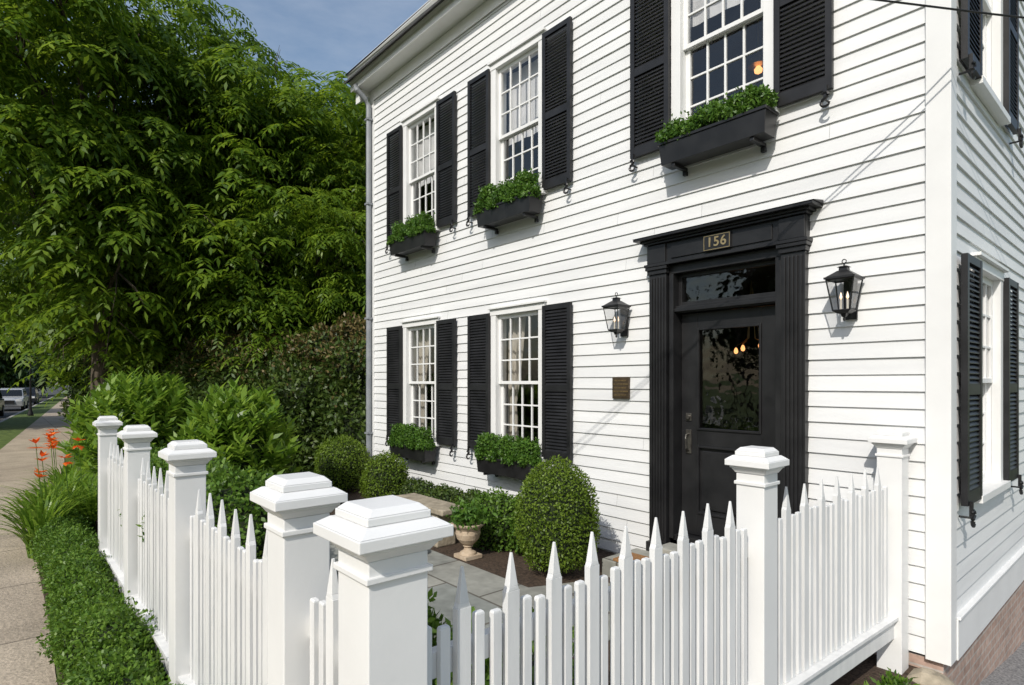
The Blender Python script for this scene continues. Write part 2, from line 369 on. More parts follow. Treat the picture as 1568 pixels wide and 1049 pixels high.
for z0,z1 in ((0.35,2.95),(3.3,6.3)):
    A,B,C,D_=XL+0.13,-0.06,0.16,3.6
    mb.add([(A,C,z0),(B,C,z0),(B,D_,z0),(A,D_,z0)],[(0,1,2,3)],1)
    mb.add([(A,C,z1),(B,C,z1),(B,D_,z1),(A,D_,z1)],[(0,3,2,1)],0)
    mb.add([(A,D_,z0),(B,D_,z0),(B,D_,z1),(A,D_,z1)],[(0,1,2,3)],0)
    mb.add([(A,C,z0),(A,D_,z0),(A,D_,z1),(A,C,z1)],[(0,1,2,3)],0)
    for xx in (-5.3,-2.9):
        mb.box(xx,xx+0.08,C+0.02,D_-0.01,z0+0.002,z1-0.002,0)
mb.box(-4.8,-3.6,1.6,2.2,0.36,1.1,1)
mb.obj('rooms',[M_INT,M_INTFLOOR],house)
mb=MB(); lx,ly=-2.03,1.3
for dx,dy,dz in ((-0.13,0,0.0),(0.0,-0.1,0.02),(0.13,0.02,0.05),(0.22,0.1,0.03)):
    mb.tube([(lx+0.04,ly,2.93),(lx+0.04+dx*0.3,ly+dy*0.5,2.32),(lx+dx,ly+dy,2.24+dz)],0.006,6,0)
    mb.lathe([(0.001,2.16+dz),(0.018,2.17+dz),(0.022,2.19+dz),(0.013,2.22+dz),(0.001,2.23+dz)],lx+dx,ly+dy,12,1)
mb.obj('hallway_chandelier',[M_GOLD,M_BULB])
mb=MB(); mb.tube([(-1.74,0.95,6.29),(-1.74,0.95,5.1)],0.008,6,0); mb.lathe([(0.03,5.1),(0.09,5.04),(0.10,4.98),(0.001,4.975)],-1.74,0.95,16,0); mb.lathe([(0.001,4.90),(0.035,4.92),(0.04,4.95),(0.02,4.974)],-1.74,0.95,12,1)
mb.obj('bedroom_pendant_lamp',[M_GOLD,M_BULB])
tr=MB();gl=MB();cu=MB();sh=MB();hk=MB()
def shutter(u0,u1,z0,z1):
    y0,y1=-0.078,-0.04; st=0.048
    sh.box(u0,u0+st,y0,y1,z0,z1); sh.box(u1-st,u1,y0,y1,z0,z1)
    zm=z0+(z1-z0)*0.46
    rails=[(z0,z0+0.09),(zm-0.035,zm+0.035),(z1-0.055,z1)]
    for a,b in rails: sh.box(u0+st+0.0005,u1-st-0.0005,y0+0.002,y1-0.002,a,b)
    for a,b in ((rails[0][1],rails[1][0]),(rails[1][1],rails[2][0])):
        nS=int((b-a)/0.036); p=(b-a)/nS
        for i in range(nS):
            z=a+i*p; ua,ub=u0+st+0.001,u1-st-0.001
            sh.add([(ua,y0+0.006,z),(ub,y0+0.006,z),(ub,y1-0.006,z+p*0.95),(ua,y1-0.006,z+p*0.95),(ua,y0+0.006,z+0.007),(ub,y0+0.006,z+0.007),(ub,y1-0.006,z+p*0.95+0.007),(ua,y1-0.006,z+p*0.95+0.007)],
             [(0,1,2,3),(4,7,6,5),(0,4,5,1),(3,2,6,7)])
def hook(u,z):
    pts=[]
    for i in range(9): a=math.pi*0.9-i*math.pi*1.25/8; pts.append((u+0.022*math.cos(a)+0.0,-0.10,z-0.03+0.022*math.sin(a)))
    for i in range(1,10): a=math.pi*0.65+i*math.pi*1.3/9; pts.append((u+0.004+0.03*math.cos(a),-0.10,z-0.085+0.03*math.sin(a)))
    hk.tube(pts,[0.007+0.006*math.sin(math.pi*i/(len(pts)-1)) for i in range(len(pts))],6)
    hk.tube([(u,-0.02,z-0.06),(u,-0.105,z-0.06)],0.008,6)
    hk.box(u-0.012,u+0.012,-0.1,-0.079,z-0.05,z+0.05)
def window(c,z0,z1,upper,blind=False,seed=0):
    w=0.385; cw=0.095
    tr.box(c-w-cw,c-w,-0.04,0.02,z0,z1+0.0); tr.box(c+w,c+w+cw,-0.04,0.02,z0,z1+0.0)
    tr.box(c-w-cw-0.012,c+w+cw+0.012,-0.046,0.02,z1+0.001,z1+0.075)
    tr.box(c-w-cw-0.03,c+w+cw+0.03,-0.075,0.02,z1+0.076,z1+0.1)
    tr.box(c-w-cw-0.03,c+w+cw+0.03,-0.085,0.06,z0-0.055,z0-0.001)
    for s in (-1,1):
        a=c+s*w; tr.box(min(a,a+s*0.02),max(a,a+s*0.02),0.021,0.14,z0-0.05,z1+0.02)
    tr.box(c-w-0.02,c+w+0.02,0.021,0.14,z1+0.001,z1+0.03); tr.box(c-w-0.02,c+w+0.02,0.061,0.14,z0-0.05,z0-0.002)
    zm=(z0+z1)/2
    for (a,b,y) in ((zm-0.018,z1,0.012),(z0,zm+0.018,0.052)):
        st=0.045
        tr.box(c-w,c-w+st,y,y+0.034,a,b); tr.box(c+w-st,c+w,y,y+0.034,a,b)
        bt=0.038 if a>z0 else 0.065; tp=0.038 if b<z1 else 0.05
        tr.box(c-w+st,c+w-st,y+0.001,y+0.033,a,a+bt); tr.box(c-w+st,c+w-st,y+0.001,y+0.033,b-tp,b)
        ga,gb=a+bt,b-tp; iu=(2*w-2*st)/4
        for i in range(1,4): tr.box(c-w+st+i*iu-0.009,c-w+st+i*iu+0.009,y+0.004,y+0.028,ga,gb)
        for i in range(1,3):
            zz=ga+(gb-ga)*i/3
            for j in range(4):
                ua=c-w+st+j*iu+(0.009 if j else 0); ub=c-w+st+(j+1)*iu-(0.009 if j<3 else 0)
                tr.box(ua,ub,y+0.005,y+0.027,zz-0.009,zz+0.009)
                
        gl.add([(c-w+st,y+0.017,ga),(c+w-st,y+0.017,ga),(c+w-st,y+0.017,gb),(c-w+st,y+0.017,gb)],[(0,1,2,3)])
    def drape(u0,u1,za,zb,mat,amp=0.02,fr=70,gather=0.0):
        n=40; vs=[]; ks=[0,0.2,0.36,0.5,0.75,1.0]
        gs=[0.7,0.85,1.0,0.75,0.35,0.0]
        for k,s in enumerate(ks):
            zz=za+(zb-za)*s; g=gather*gs[k]
            for i in range(n+1):
                u=u0+(u1-u0)*i/n
                if gather: u=(u0+(u-u0)*(1-g)) if u0<c-0.1 else (u1-(u1-u)*(1-g))
                vs.append((u,0.2+amp*math.sin((u0+(u1-u0)*i/n)*fr+seed)+0.005*math.sin(u*19+k),zz))
        cu.add(vs,[(r*(n+1)+i,r*(n+1)+i+1,(r+1)*(n+1)+i+1,(r+1)*(n+1)+i) for r in range(len(ks)-1) for i in range(n)],mat)
    if upper:
        if blind: drape(c-0.42,c+0.42,(zm-0.03 if blind==1 else zm+0.28),z1,1,0.006,30)
    else:
        drape(c-0.43,c-0.08,z0-0.05,z1,0,gather=0.5); drape(c+0.10,c+0.43,z0-0.05,z1,0,gather=0.5)
def setM(M):
    for q in (tr,gl,cu,sh,hk): q.M=M
for M,L_ in ((Matrix.Identity(4),WF),(S90,WS)):
    setM(M)
    for i,(c,a,b) in enumerate(L_):
        up=a>3; window(c,a+0.02,b-0.03,up,((2 if i==4 else 1) if up else 0),i)
        shutter(c-0.92,c-0.486,a,b); shutter(c+0.486,c+0.92,a,b)
        hook(c-0.88,a-0.02); hook(c+0.88,a-0.02)
tr.obj('window_frames',M_WHITE,house,bevel=0.002); gl.obj('window_panes',M_GLASS,house)
cu.obj('curtains',[M_CURT,M_SHADE],house,smooth=True); sh.obj('louvered_shutters',M_SHUT,house)
hk.obj('shutter_dogs',M_BLACK,house,smooth=False)
mb=MB()
mb.tube([(XL+0.02,-0.30,ZE+0.02),(XL+0.03,-0.28,ZE-0.06),(XL+0.05,-0.14,ZE-0.18),(XL+0.05,-0.085,ZE-0.28),(XL+0.05,-0.085,YARD+0.15),(XL+0.05,-0.16,YARD+0.02)],0.045,14)
for z in (1.0,2.9,4.8,6.2): mb.box(XL-0.005,XL+0.105,-0.137,-0.035,z,z+0.03)
mb.obj('downspout',M_GRAYMETAL,house,smooth=False)
# door surround
mb=MB(); A,B=-2.31,-0.86
a2,b2=-2.055,-1.115
for s,(p,q) in enumerate(((A,-2.10),(-1.07,B))):
    mb.box(p+0.012,q-0.012,-0.075,0.0,0.36,2.86)
    mb.box(p-0.005,q+0.005,-0.105,0.0,YARD,0.355)
    mb.box(p,q,-0.092,0.0,2.861,2.90); mb.box(p-0.012,q+0.012,-0.108,0.0,2.901,2.93)
    nfl=5; w=(q-p-0.024-0.03)/nfl
    for i in range(nfl):
        x=p+0.012+0.015+i*w; mb.box(x+w*0.2,x+w*0.8,-0.089,-0.0755,0.40,2.83)
    mb.box(p+0.005,q-0.005,-0.10,0.0,2.962,3.13)
mb.box(-2.099,a2,-0.045,0.16,0.42,2.85); mb.box(b2,-1.071,-0.045,0.16,0.42,2.85)
mb.box(-2.099,-1.071,-0.04,0.16,2.851,2.93)
mb.box(A+0.0,B-0.0,-0.082,0.0,2.931,3.135)
mb.box(A-0.02,B+0.02,-0.115,0.0,2.931,2.958)
mb.box(A+0.26,B-0.26,-0.094,-0.083,2.985,3.11)
mb.box(A-0.02,B+0.02,-0.12,0.0,3.136,3.155)
mb.box(A-0.045,B+0.045,-0.145,0.0,3.156,3.175)
mb.box(A-0.09,B+0.09,-0.19,0.0,3.176,3.20)
mb.add([(A-0.10,-0.2,3.201),(B+0.10,-0.2,3.201),(B+0.10,-0.0,3.235),(A-0.10,-0.0,3.235),(A-0.10,0,3.201),(B+0.10,0,3.201)],[(0,1,2,3),(0,3,4),(1,5,2),(0,4,5,1)])
mb.box(a2,b2,-0.01,0.15,2.49,2.555); mb.box(a2,b2,-0.03,-0.011,2.50,2.53)
mb.box(a2,a2+0.035,0.04,0.09,2.556,2.85); mb.box(b2-0.035,b2,0.04,0.09,2.556,2.85)
mb.box(a2+0.036,b2-0.036,0.04,0.09,2.556,2.59); mb.box(a2+0.036,b2-0.036,0.04,0.09,2.815,2.85)
mb.box(a2-0.03,b2+0.03,-0.02,0.16,0.40,0.455)
mb.obj('door_surround',M_BLACK,house,bevel=0.003)
mb=MB(); d0,d1=a2+0.008,b2-0.008; y0,y1=0.08,0.125
gx0,gx1,gz0,gz1=-1.885,-1.285,1.42,2.345
mb.box(d0,gx0,y0,y1,0.46,2.485); mb.box(gx1,d1,y0,y1,0.46,2.485)
mb.box(gx0,gx1,y0+0.001,y1-0.001,gz1,2.485); mb.box(gx0,gx1,y0+0.001,y1-0.001,1.28,gz0); mb.box(gx0,gx1,y0+0.001,y1-0.001,0.46,0.66)
mb.box(gx0,gx1,y0+0.02,y1-0.01,0.66,1.28)
mb.frus((gx0+gx1)/2,y0+0.012,0.71,0.25,1.23,0.25,0,0.012,0.012)
for (p,q,r,s_) in ((gx0,gx1,gz0,gz1),(gx0,gx1,0.66,1.28)):
    t=0.02
    mb.box(p,p+t,y0-0.012,y0+0.02,r,s_); mb.box(q-t,q,y0-0.012,y0+0.02,r,s_); mb.box(p+t,q-t,y0-0.012,y0+0.02,r,r+t); mb.box(p+t,q-t,y0-0.012,y0+0.02,s_-t,s_)
mb.obj('front_door',M_BLACK,house,bevel=0.003)
mb=MB()
mb.add([(gx0,0.105,gz0),(gx1,0.105,gz0),(gx1,0.105,gz1),(gx0,0.105,gz1)],[(0,1,2,3)])
mb.add([(a2+0.03,0.065,2.585),(b2-0.03,0.065,2.585),(b2-0.03,0.065,2.82),(a2+0.03,0.065,2.82)],[(0,1,2,3)])
mb.obj('door_glass',M_GLASS,house)
mb=MB()
mb.box(-1.995,-1.94,0.068,0.079,1.20,1.42); mb.box(-1.995,-1.94,0.068,0.079,1.50,1.57)
mb.tube([(-1.967,0.07,1.535),(-1.967,0.05,1.535)],0.02,12)
mb.tube([(-1.967,0.07,1.38),(-1.967,0.03,1.375),(-1.967,0.02,1.34),(-1.967,0.03,1.25),(-1.967,0.065,1.23)],0.009,8)
mb.obj('door_handle',noisy('aged_nickel',(0.12,0.11,0.10),(0.2,0.19,0.17),20,0.35,metal=0.8),house,bevel=0.002)
mb=MB(); mb.box(-1.71,-1.46,-0.112,-0.0945,2.982,3.118); mb.obj('number_plate',M_BLACK,house,bevel=0.002)
mb=MB()
for (p,q,r,s_) in ((-1.705,-1.465,2.988,2.993),(-1.705,-1.465,3.107,3.112),(-1.705,-1.70,2.9935,3.1065),(-1.47,-1.465,2.9935,3.1065)): mb.box(p,q,-0.1145,-0.1125,r,s_)
mb.obj('number_plate_border',M_GOLD,house)
def text(s,x,z,size,mat,y,parent,name):
    cu_=bpy.data.curves.new(name,'FONT'); cu_.body=s; cu_.size=size; cu_.extrude=0.002; cu_.align_x='CENTER'; cu_.align_y='CENTER'; cu_.space_character=1.1
    o=bpy.data.objects.new(name,cu_); scn.collection.objects.link(o); o.location=(x,y,z); o.rotation_euler=(math.pi/2,0,0); o.data.materials.append(mat); o.parent=parent
    return o
o=text('156',-1.585,3.05,0.115,M_GOLD,-0.1145,house,'house_number'); o.data.offset=0.0015
mb=MB(); mb.box(-2.42,-0.75,-0.62,-0.11,YARD-0.1,0.27); mb.box(-2.05,-1.12,-0.33,-0.11,0.271,0.40); mb.obj('door_stoop',M_BLUESTONE,None,bevel=0.01)
mb=MB(); mb.box(-2.3,-1.55,-0.61,-0.335,0.272,0.295); mb.obj('doormat',M_COIR,None,bevel=0.005)
e=empty('bronze_wall_plaque')
mb=MB(); mb.box(-2.77,-2.565,-0.04,-0.018,1.69,1.905); mb.box(-2.755,-2.58,-0.043,-0.0405,1.704,1.891); mb.obj('plate',M_BRONZE,e,bevel=0.002)
for i in range(5): text('THE CAPTAIN HOUSE' if i%2 else 'ERECTED ABOUT',-2.667,1.87-i*0.036,0.018,M_GOLD,-0.044,e,'inscription')
def lantern(x):
    e=empty('wall_lantern',(x,0,2.29)); y=-0.15; mb=MB()
    mb.frus(0,y,0.055,0.035,0.075,0.058); mb.frus(0,y,0.03,0.012,0.054,0.02); mb.lathe([(0.001,0),(0.008,0.006),(0.01,0.02),(0.005,0.03)],0,y,10)
    zb,zt,wb,wt=0.076,0.30,0.056,0.09
    for sx in (-1,1):
        for sy in (-1,1):
            mb.tube([(sx*wb,y+sy*wb,zb),(sx*wt,y+sy*wt,zt)],0.0055,4)
    for k in range(4):
        c=[(-1,-1),(1,-1),(1,1),(-1,1)]; p=c[k];q=c[(k+1)%4]
        mb.tube([(p[0]*wb,y+p[1]*wb,zb),(q[0]*wb,y+q[1]*wb,zb)],0.006,4); mb.tube([(p[0]*wt,y+p[1]*wt,zt),(q[0]*wt,y+q[1]*wt,zt)],0.008,4)
    mb.frus(0,y,zt,0.102,zt+0.013,0.102); mb.frus(0,y,zt+0.014,0.095,zt+0.06,0.035); mb.frus(0,y,zt+0.061,0.028,zt+0.085,0.026); mb.frus(0,y,zt+0.086,0.038,zt+0.095,0.02)
    mb.tube([(0,y,zt+0.09),(0,y,zt+0.115)],0.006,6)
    mb.tube([(0.014*math.cos(a),y,zt+0.128+0.014*math.sin(a)) for a in [i*math.pi/6 for i in range(13)]],0.004,6)
    mb.box(-0.045,0.045,-0.034,-0.018,0.02,0.30)
    mb.tube([(0,-0.03,0.10),(0,-0.07,0.06),(0,y+0.03,0.045),(0,y,0.05)],0.008,6); mb.tube([(0,-0.03,0.26),(0,-0.05,0.29),(0,y+0.08,zt)],0.007,6)
    mb.obj('frame',M_BLACK,e)
    mb=MB(); c=[(-1,-1),(1,-1),(1,1),(-1,1)]
    for k in range(4):
        p=c[k];q=c[(k+1)%4]; mb.add([(p[0]*wb,y+p[1]*wb,zb),(q[0]*wb,y+q[1]*wb,zb),(q[0]*wt,y+q[1]*wt,zt),(p[0]*wt,y+p[1]*wt,zt)],[(0,1,2,3)])
    mb.obj('glass',M_LGLASS,e)
    mb=MB(); 
    for dx in (-0.022,0.022):
        mb.tube([(dx,y,0.08),(dx,y,0.155)],0.008,8)
        mb.lathe([(0.001,0.155),(0.009,0.165),(0.01,0.175),(0.004,0.2),(0.001,0.21)],dx,y,8,1)
    mb.obj('candles',[M_CANDLE,M_CBULB],e)
lantern(-2.63); lantern(-0.57)
def wbox(c,ztop,kind):
    e=empty('window_box',(c,0,ztop)); mb=MB(); h=0.2
    mb.frus(0,-0.17,-h,0.47,-0.026,0.485,0,0.085,0.10); mb.box(-0.495,0.495,-0.28,-0.065,-0.025,0.0)
    for sx in (-0.36,0.36):
        mb.box(sx-0.018,sx+0.018,-0.24,-0.03,-h-0.03,-h-0.001)
        mb.box(sx-0.018,sx+0.018,-0.06,-0.024,-h-0.07,-h-0.031)
    mb.obj('box',M_BLACK,e,bevel=0.003)
    V=[];cb=MB()
    if kind=='fern':
        bl=[((x,-0.18,0.02+0.07*random.random()),(0.14,0.11,0.12)) for x in (-0.38,-0.22,-0.02,0.18,0.36)]
    else:
        bl=[((x+random.uniform(-.03,.03),-0.18,0.10+random.uniform(-.02,.03)),(0.155,0.13,0.15)) for x in (-0.31,0.0,0.3)]+[((x,-0.19,0.01),(0.12,0.12,0.08)) for x in (-0.4,-0.16,0.15,0.4)]
    for c_,r in bl:
        V.append(shell(c_,r,1700,0.036,0.023,0.18,inner=0.68,zmin=-0.5)); m=core(c_,r,s=0.74); cb.add(m.v,m.f)
    n=600; P=np.stack([rng.uniform(-0.47,0.47,n),rng.uniform(-0.29,-0.08,n),rng.uniform(0.0,0.27 if kind!='fern' else 0.2,n)],1)
    V.append(leaf_verts(P,rng.normal(size=(n,3))+[0,0,0.6],rng.normal(size=(n,3)),0.035,0.02))
    quad_obj('plants',np.concatenate(V),LF_PLANT,None,e); cb.obj('plant_stems',M_CORE,e)
for c,z,k in ((-6.38,0.95,'b'),(-4.24,0.95,'b'),(-6.38,3.97,'b'),(-4.24,3.97,'b'),(-1.57,3.985,'fern')): wbox(c,z,k)
# ------------------------------------------------------------------ fence
fence=empty('white_picket_fence')
posts=[(-0.378,-3.93),(-0.965,-3.93),(-2.55,-3.93),(-4.11,-3.93),(-5.71,-3.93),(-0.355,-1.89),(-0.275,-0.125)]
psc=[1.03,0.93,0.9,0.86,0.82,0.84,0.88]
mb=MB()
for (x,y),s in zip(posts,psc):
    w=0.084*s; dz=0.006
    def F(z0,a,z1,b): mb.frus(x,y,z0+dz,a*s,z1+dz,b*s)
    mb.box(x-w,x+w,y-w,y+w,LAND-0.05,1.40+dz)
    F(1.345,0.094,1.362,0.094)
    F(1.401,0.088,1.425,0.106); F(1.4255,0.112,1.437,0.112)
    F(1.4375,0.132,1.468,0.132); F(1.4685,0.129,1.487,0.1)
    F(1.4875,0.09,1.508,0.09); F(1.5085,0.088,1.526,0.068)
mb.obj('posts',M_WHITE,fence,bevel=0.003)
pk=MB(); rl=MB()
def panel(p,q,out,off0=0.08,off1=0.075,pitch0=0.197):
    p=Vector(p);q=Vector(q);d=(q-p);Lh=d.length;ang=math.atan2(d.y,d.x)
    M=Matrix.Translation((p.x,p.y,0))@Matrix.Rotation(ang,4,'Z')
    pk.M=M; rl.M=M; s=out
    a,b=off0-0.015,Lh-off1+0.015
    def yb(u,v): return (min(u*s,v*s),max(u*s,v*s))
    y=yb(-0.045,-0.008)
    rl.box(a,b,*y,1.00,1.075); rl.box(a,b,*y,0.34,0.40)
    y=yb(-0.035,0.035); rl.box(a,b,*y,0.14,0.268)
    y=yb(-0.055,0.06); rl.box(a,b,*y,0.269,0.292)
    a,b=off0,Lh-off1
    n=max(1,round((b-a)/pitch0)); pitch=(b-a)/n
    for i in range(n):
        if i:
            u0=a+pitch*i; w=0.026+random.uniform(-0.0015,0.0015); y=yb(-0.007,0.019); zt=1.19+random.uniform(-0.01,0.01); tp=zt+0.118
            pk.box(u0-w,u0+w,*y,0.293,zt)
            m=(y[0]+y[1])/2; hy=(y[1]-y[0])/2
            pk.frus(u0,m,zt,w-0.0025,zt+0.014,w*0.7,0,hy,hy); pk.frus(u0,m,zt+0.014,w*0.7,tp,0.003,0,hy,hy*0.35)
        for k in (1/3,2/3):
            v=a+pitch*(i+k)+random.uniform(-0.003,0.003)
            w2=0.017; y2=yb(-0.006,0.015); z2=1.15+random.uniform(-0.01,0.01)
            pk.box(v-w2,v+w2,*y2,0.293,z2)
            pk.frus(v,(y2[0]+y2[1])/2,z2,w2,z2+0.006,w2*0.8,0,0.0105,0.008)
for i in range(1,4): panel(posts[i],posts[i+1],1)
panel(posts[0],posts[1],1)
panel(posts[0],posts[5],-1,0.065); panel(posts[5],posts[6],-1)
pk.obj('pickets',M_FENCE,fence,bevel=0.0015); rl.obj('rails',M_FENCE,fence,bevel=0.002)
# ------------------------------------------------------------------ shrubs
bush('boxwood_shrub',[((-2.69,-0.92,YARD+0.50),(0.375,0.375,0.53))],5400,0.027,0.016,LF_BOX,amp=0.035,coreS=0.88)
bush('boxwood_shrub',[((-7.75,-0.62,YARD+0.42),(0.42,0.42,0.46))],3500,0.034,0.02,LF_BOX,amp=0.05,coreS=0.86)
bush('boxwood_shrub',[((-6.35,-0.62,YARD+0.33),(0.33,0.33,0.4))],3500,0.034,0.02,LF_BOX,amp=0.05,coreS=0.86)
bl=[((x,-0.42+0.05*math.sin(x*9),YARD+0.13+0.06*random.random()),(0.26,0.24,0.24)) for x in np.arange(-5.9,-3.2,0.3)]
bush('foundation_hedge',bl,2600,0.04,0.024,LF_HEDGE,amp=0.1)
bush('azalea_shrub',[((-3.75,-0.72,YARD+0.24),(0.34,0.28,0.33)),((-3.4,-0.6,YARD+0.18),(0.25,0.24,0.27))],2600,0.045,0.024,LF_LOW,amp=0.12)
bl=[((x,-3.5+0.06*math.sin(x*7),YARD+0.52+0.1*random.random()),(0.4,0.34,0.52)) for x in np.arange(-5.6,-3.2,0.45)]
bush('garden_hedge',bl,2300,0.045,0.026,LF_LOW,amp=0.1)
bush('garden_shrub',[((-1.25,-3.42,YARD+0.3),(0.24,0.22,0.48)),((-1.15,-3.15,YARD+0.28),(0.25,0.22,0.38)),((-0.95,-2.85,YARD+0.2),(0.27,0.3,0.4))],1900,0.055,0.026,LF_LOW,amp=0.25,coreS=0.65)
bl=[]
x=-1.2
while x>-7.7:
    bl.append(((x,-4.18+random.uniform(-0.05,0.03),LAND+0.17+random.uniform(0,0.08)),(0.24,0.19+random.uniform(0,0.04),0.23+random.uniform(0,0.08)))); x-=0.24
bush('low_hedge',bl,5600,0.030,0.018,LF_LOW,amp=0.2,inner=0.7,coreS=0.76,out=0.9)
bl=[((-0.17+random.uniform(-.03,.04),y,LAND+0.04),(0.09,0.1,0.07+0.05*random.random())) for y in (-1.7,-1.45,-1.2,-0.95,-0.75,-0.55)]
bush('ground_cover_plant',bl,3200,0.05,0.022,LF_LOW,amp=0.3,inner=0.4,coreS=0.0,zmin=-0.2,out=1.2)
def laurel(name,c,r,n):
    e=empty(name); V=[]
    for k in range(n):
        d=rng.normal(size=3); d/=np.linalg.norm(d); 
        if d[2]<-0.5: d[2]*=-1
        tip=np.array(c)+d*np.array(r)*rng.uniform(0.6,1.1); m=13
        ax=unit((d*0.7+[0,0,0.9]+rng.normal(size=3)*0.25)[None])[0]
        az=np.arange(m)*2.4+rng.uniform(0,6)
        rad=np.stack([np.cos(az),np.sin(az),np.zeros(m)],1)
        pos=tip+ax*np.linspace(-0.24,0.06,m)[:,None]
        D=rad+ax*np.linspace(0.2,1.5,m)[:,None]
        V.append(leaf_verts(pos,D,np.broadcast_to(ax,(m,3))+rng.normal(size=(m,3))*0.1,rng.uniform(0.14,0.22,m),rng.uniform(0.05,0.07,m)))
    quad_obj('foliage',np.concatenate(V),LF_LAUREL,None,e)
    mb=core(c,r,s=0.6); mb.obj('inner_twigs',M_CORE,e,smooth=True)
laurel('laurel_shrub',(-6.75,-2.45,YARD+0.76),(0.6,0.6,0.8),270)
laurel('laurel_shrub',(-10.3,-3.0,LAND+0.95),(0.95,0.9,1.05),480)
laurel('laurel_shrub',(-8.6,-2.2,LAND+0.7),(0.6,0.6,0.6),220)
bl=[];
for i in range(26):
    t=i/25; bx=-9.2-8.4*t; by=0.9-3.4*t
    if i%2==0: bl.append(((bx+random.uniform(-.2,.2),by+random.uniform(-.2,.2),LAND+1.15),(1.0,0.95,1.4)))
    bl.append(((bx+random.uniform(-.4,.4),by+random.uniform(-.5,.5),LAND+random.uniform(1.2,2.7)),(random.uniform(.45,.8),random.uniform(.45,.8),random.uniform(.45,.75))))
    bl.append(((bx+random.uniform(-.4,.2),by+random.uniform(-.1,.6),LAND+random.uniform(2.2,2.75)),(random.uniform(.45,.75),)*2+(random.uniform(.4,.7),)))
def pk_(V): 
    z=V[:,0,2]; return ((z+rng.normal(size=len(z))*0.5)>2.6).astype(int)
bush('tall_privet_hedge',bl,520,0.105,0.055,[LF_HEDGE,LF_BROWN],amp=0.2,inner=0.68,coreS=0.72,pick=pk_,out=0.9)
# ------------------------------------------------------------------ daylilies
e=empty('daylily_plants'); Vb=[];Vf=[]
for (cx,cy) in [(-7.9,-4.3),(-8.3,-4.1),(-8.7,-4.2),(-9.3,-4.05),(-8.1,-3.8),(-9.0,-3.8),(-9.9,-3.9),(-7.5,-4.35),(-10.6,-3.9)]:
    n=170; az=rng.uniform(0,2*np.pi,n); Lh=rng.uniform(0.4,0.85,n); out=rng.uniform(0.15,0.6,n)
    dirh=np.stack([np.cos(az),np.sin(az),np.zeros(n)],1); side=np.stack([-np.sin(az),np.cos(az),np.zeros(n)],1)
    base=np.array([cx,cy,LAND])+dirh*rng.uniform(0,0.12,n)[:,None]
    prev=None
    for k in range(7):
        s=k/6; w=0.014*(1-s**3)
        p=base+dirh*(out*s**1.5)[:,None]; p[:,2]+=Lh*(1.5*s-0.75*s*s*1.1)*1.2
        l,r=p-side*w,p+side*w
        if prev is not None: Vb.append(np.stack([prev[0],prev[1],r,l],1))
        prev=(l,r)
st=MB()
for (fx,fy,fz) in [(-8.0,-4.38,1.12),(-8.0,-4.22,1.1),(-8.05,-4.35,0.76),(-8.8,-4.2,1.05),(-7.9,-4.25,1.2),(-9.2,-4.15,1.2),(-7.8,-4.12,0.95),(-8.6,-4.3,0.9),(-8.3,-3.95,1.1)]:
    st.tube([(fx+0.1,fy+0.1,LAND),(fx+0.05,fy+0.03,fz*0.6),(fx,fy,fz)],0.004,5)
    for q in range(2):
        m=6; az=np.arange(m)*2*np.pi/6+rng.uniform(0,1); D=np.stack([np.cos(az),np.sin(az),np.full(m,0.45)],1)+rng.normal(size=3)*0.5
        Vf.append(leaf_verts(np.tile([fx+q*0.07,fy,fz-q*0.05],(m,1)),D,np.tile([0,0,1.],(m,1)),0.095,0.055))
quad_obj('leaves',np.concatenate(Vb),LF_LAUREL,None,e); quad_obj('flowers',np.concatenate(Vf),M_ORANGE,None,e); st.obj('stems',LF_LOW,e)
# ------------------------------------------------------------------ trees
def crown(seed,R,Rz,nl,nc,nf,fl=0.5,ll=0.15,lw=0.05,m=11):
    r=np.random.default_rng(seed)
    d=unit(r.normal(size=(nl,3))); rad=r.uniform(0.35,1.0,nl)**0.6
    C=d*rad[:,None]*np.array([R,R,Rz])*0.9
    lr=R*r.uniform(0.15,0.34,nl)
    lo=np.repeat(np.arange(nl),nc); dd=unit(r.normal(size=(nl*nc,3)))
    dd[:,2]=np.where(r.random(len(dd))<0.55,np.abs(dd[:,2]),dd[:,2])
    P=C[lo]+dd*lr[lo][:,None]*r.uniform(0.55,1.25,len(lo))[:,None]*np.array([1,1,0.7])
    P=np.repeat(P,nf,0); outv=np.repeat(dd,nf,0); n=len(P)
    az=r.uniform(0,2*np.pi,n); h=np.stack([np.cos(az),np.sin(az),np.zeros(n)],1)
    h=unit(h+outv*[0.9,0.9,0]); up=r.uniform(-0.1,0.5,n); dr=r.uniform(0.5,1.1,n); Lf=fl*r.uniform(0.65,1.2,n)
    V=[]
    side=np.stack([-h[:,1],h[:,0],np.zeros(n)],1)
    for k in range(m):
        s=(k//2+1)/((m+1)/2); sg=(1 if k%2 else -1) if k<m-1 else 0
        p=P+(h*s)*Lf[:,None]; p[:,2]+=Lf*(up*s-dr*s*s*0.8)
        tan=h.copy(); tan[:,2]=up-1.6*dr*s; tan=unit(tan)
        D=side*sg*0.95+tan*(0.6 if sg else 1)+np.array([0,0,-0.25]); Nn=np.cross(side,tan); Nn*=np.sign(Nn[:,2:3]+1e-6)
        Nn=Nn+r.normal(size=Nn.shape)*0.18
        V.append(leaf_verts(p,D,Nn,ll*r.uniform(0.75,1.15,n),lw*r.uniform(0.8,1.1,n)))
    return np.concatenate(V),C,lr
meshes=[]
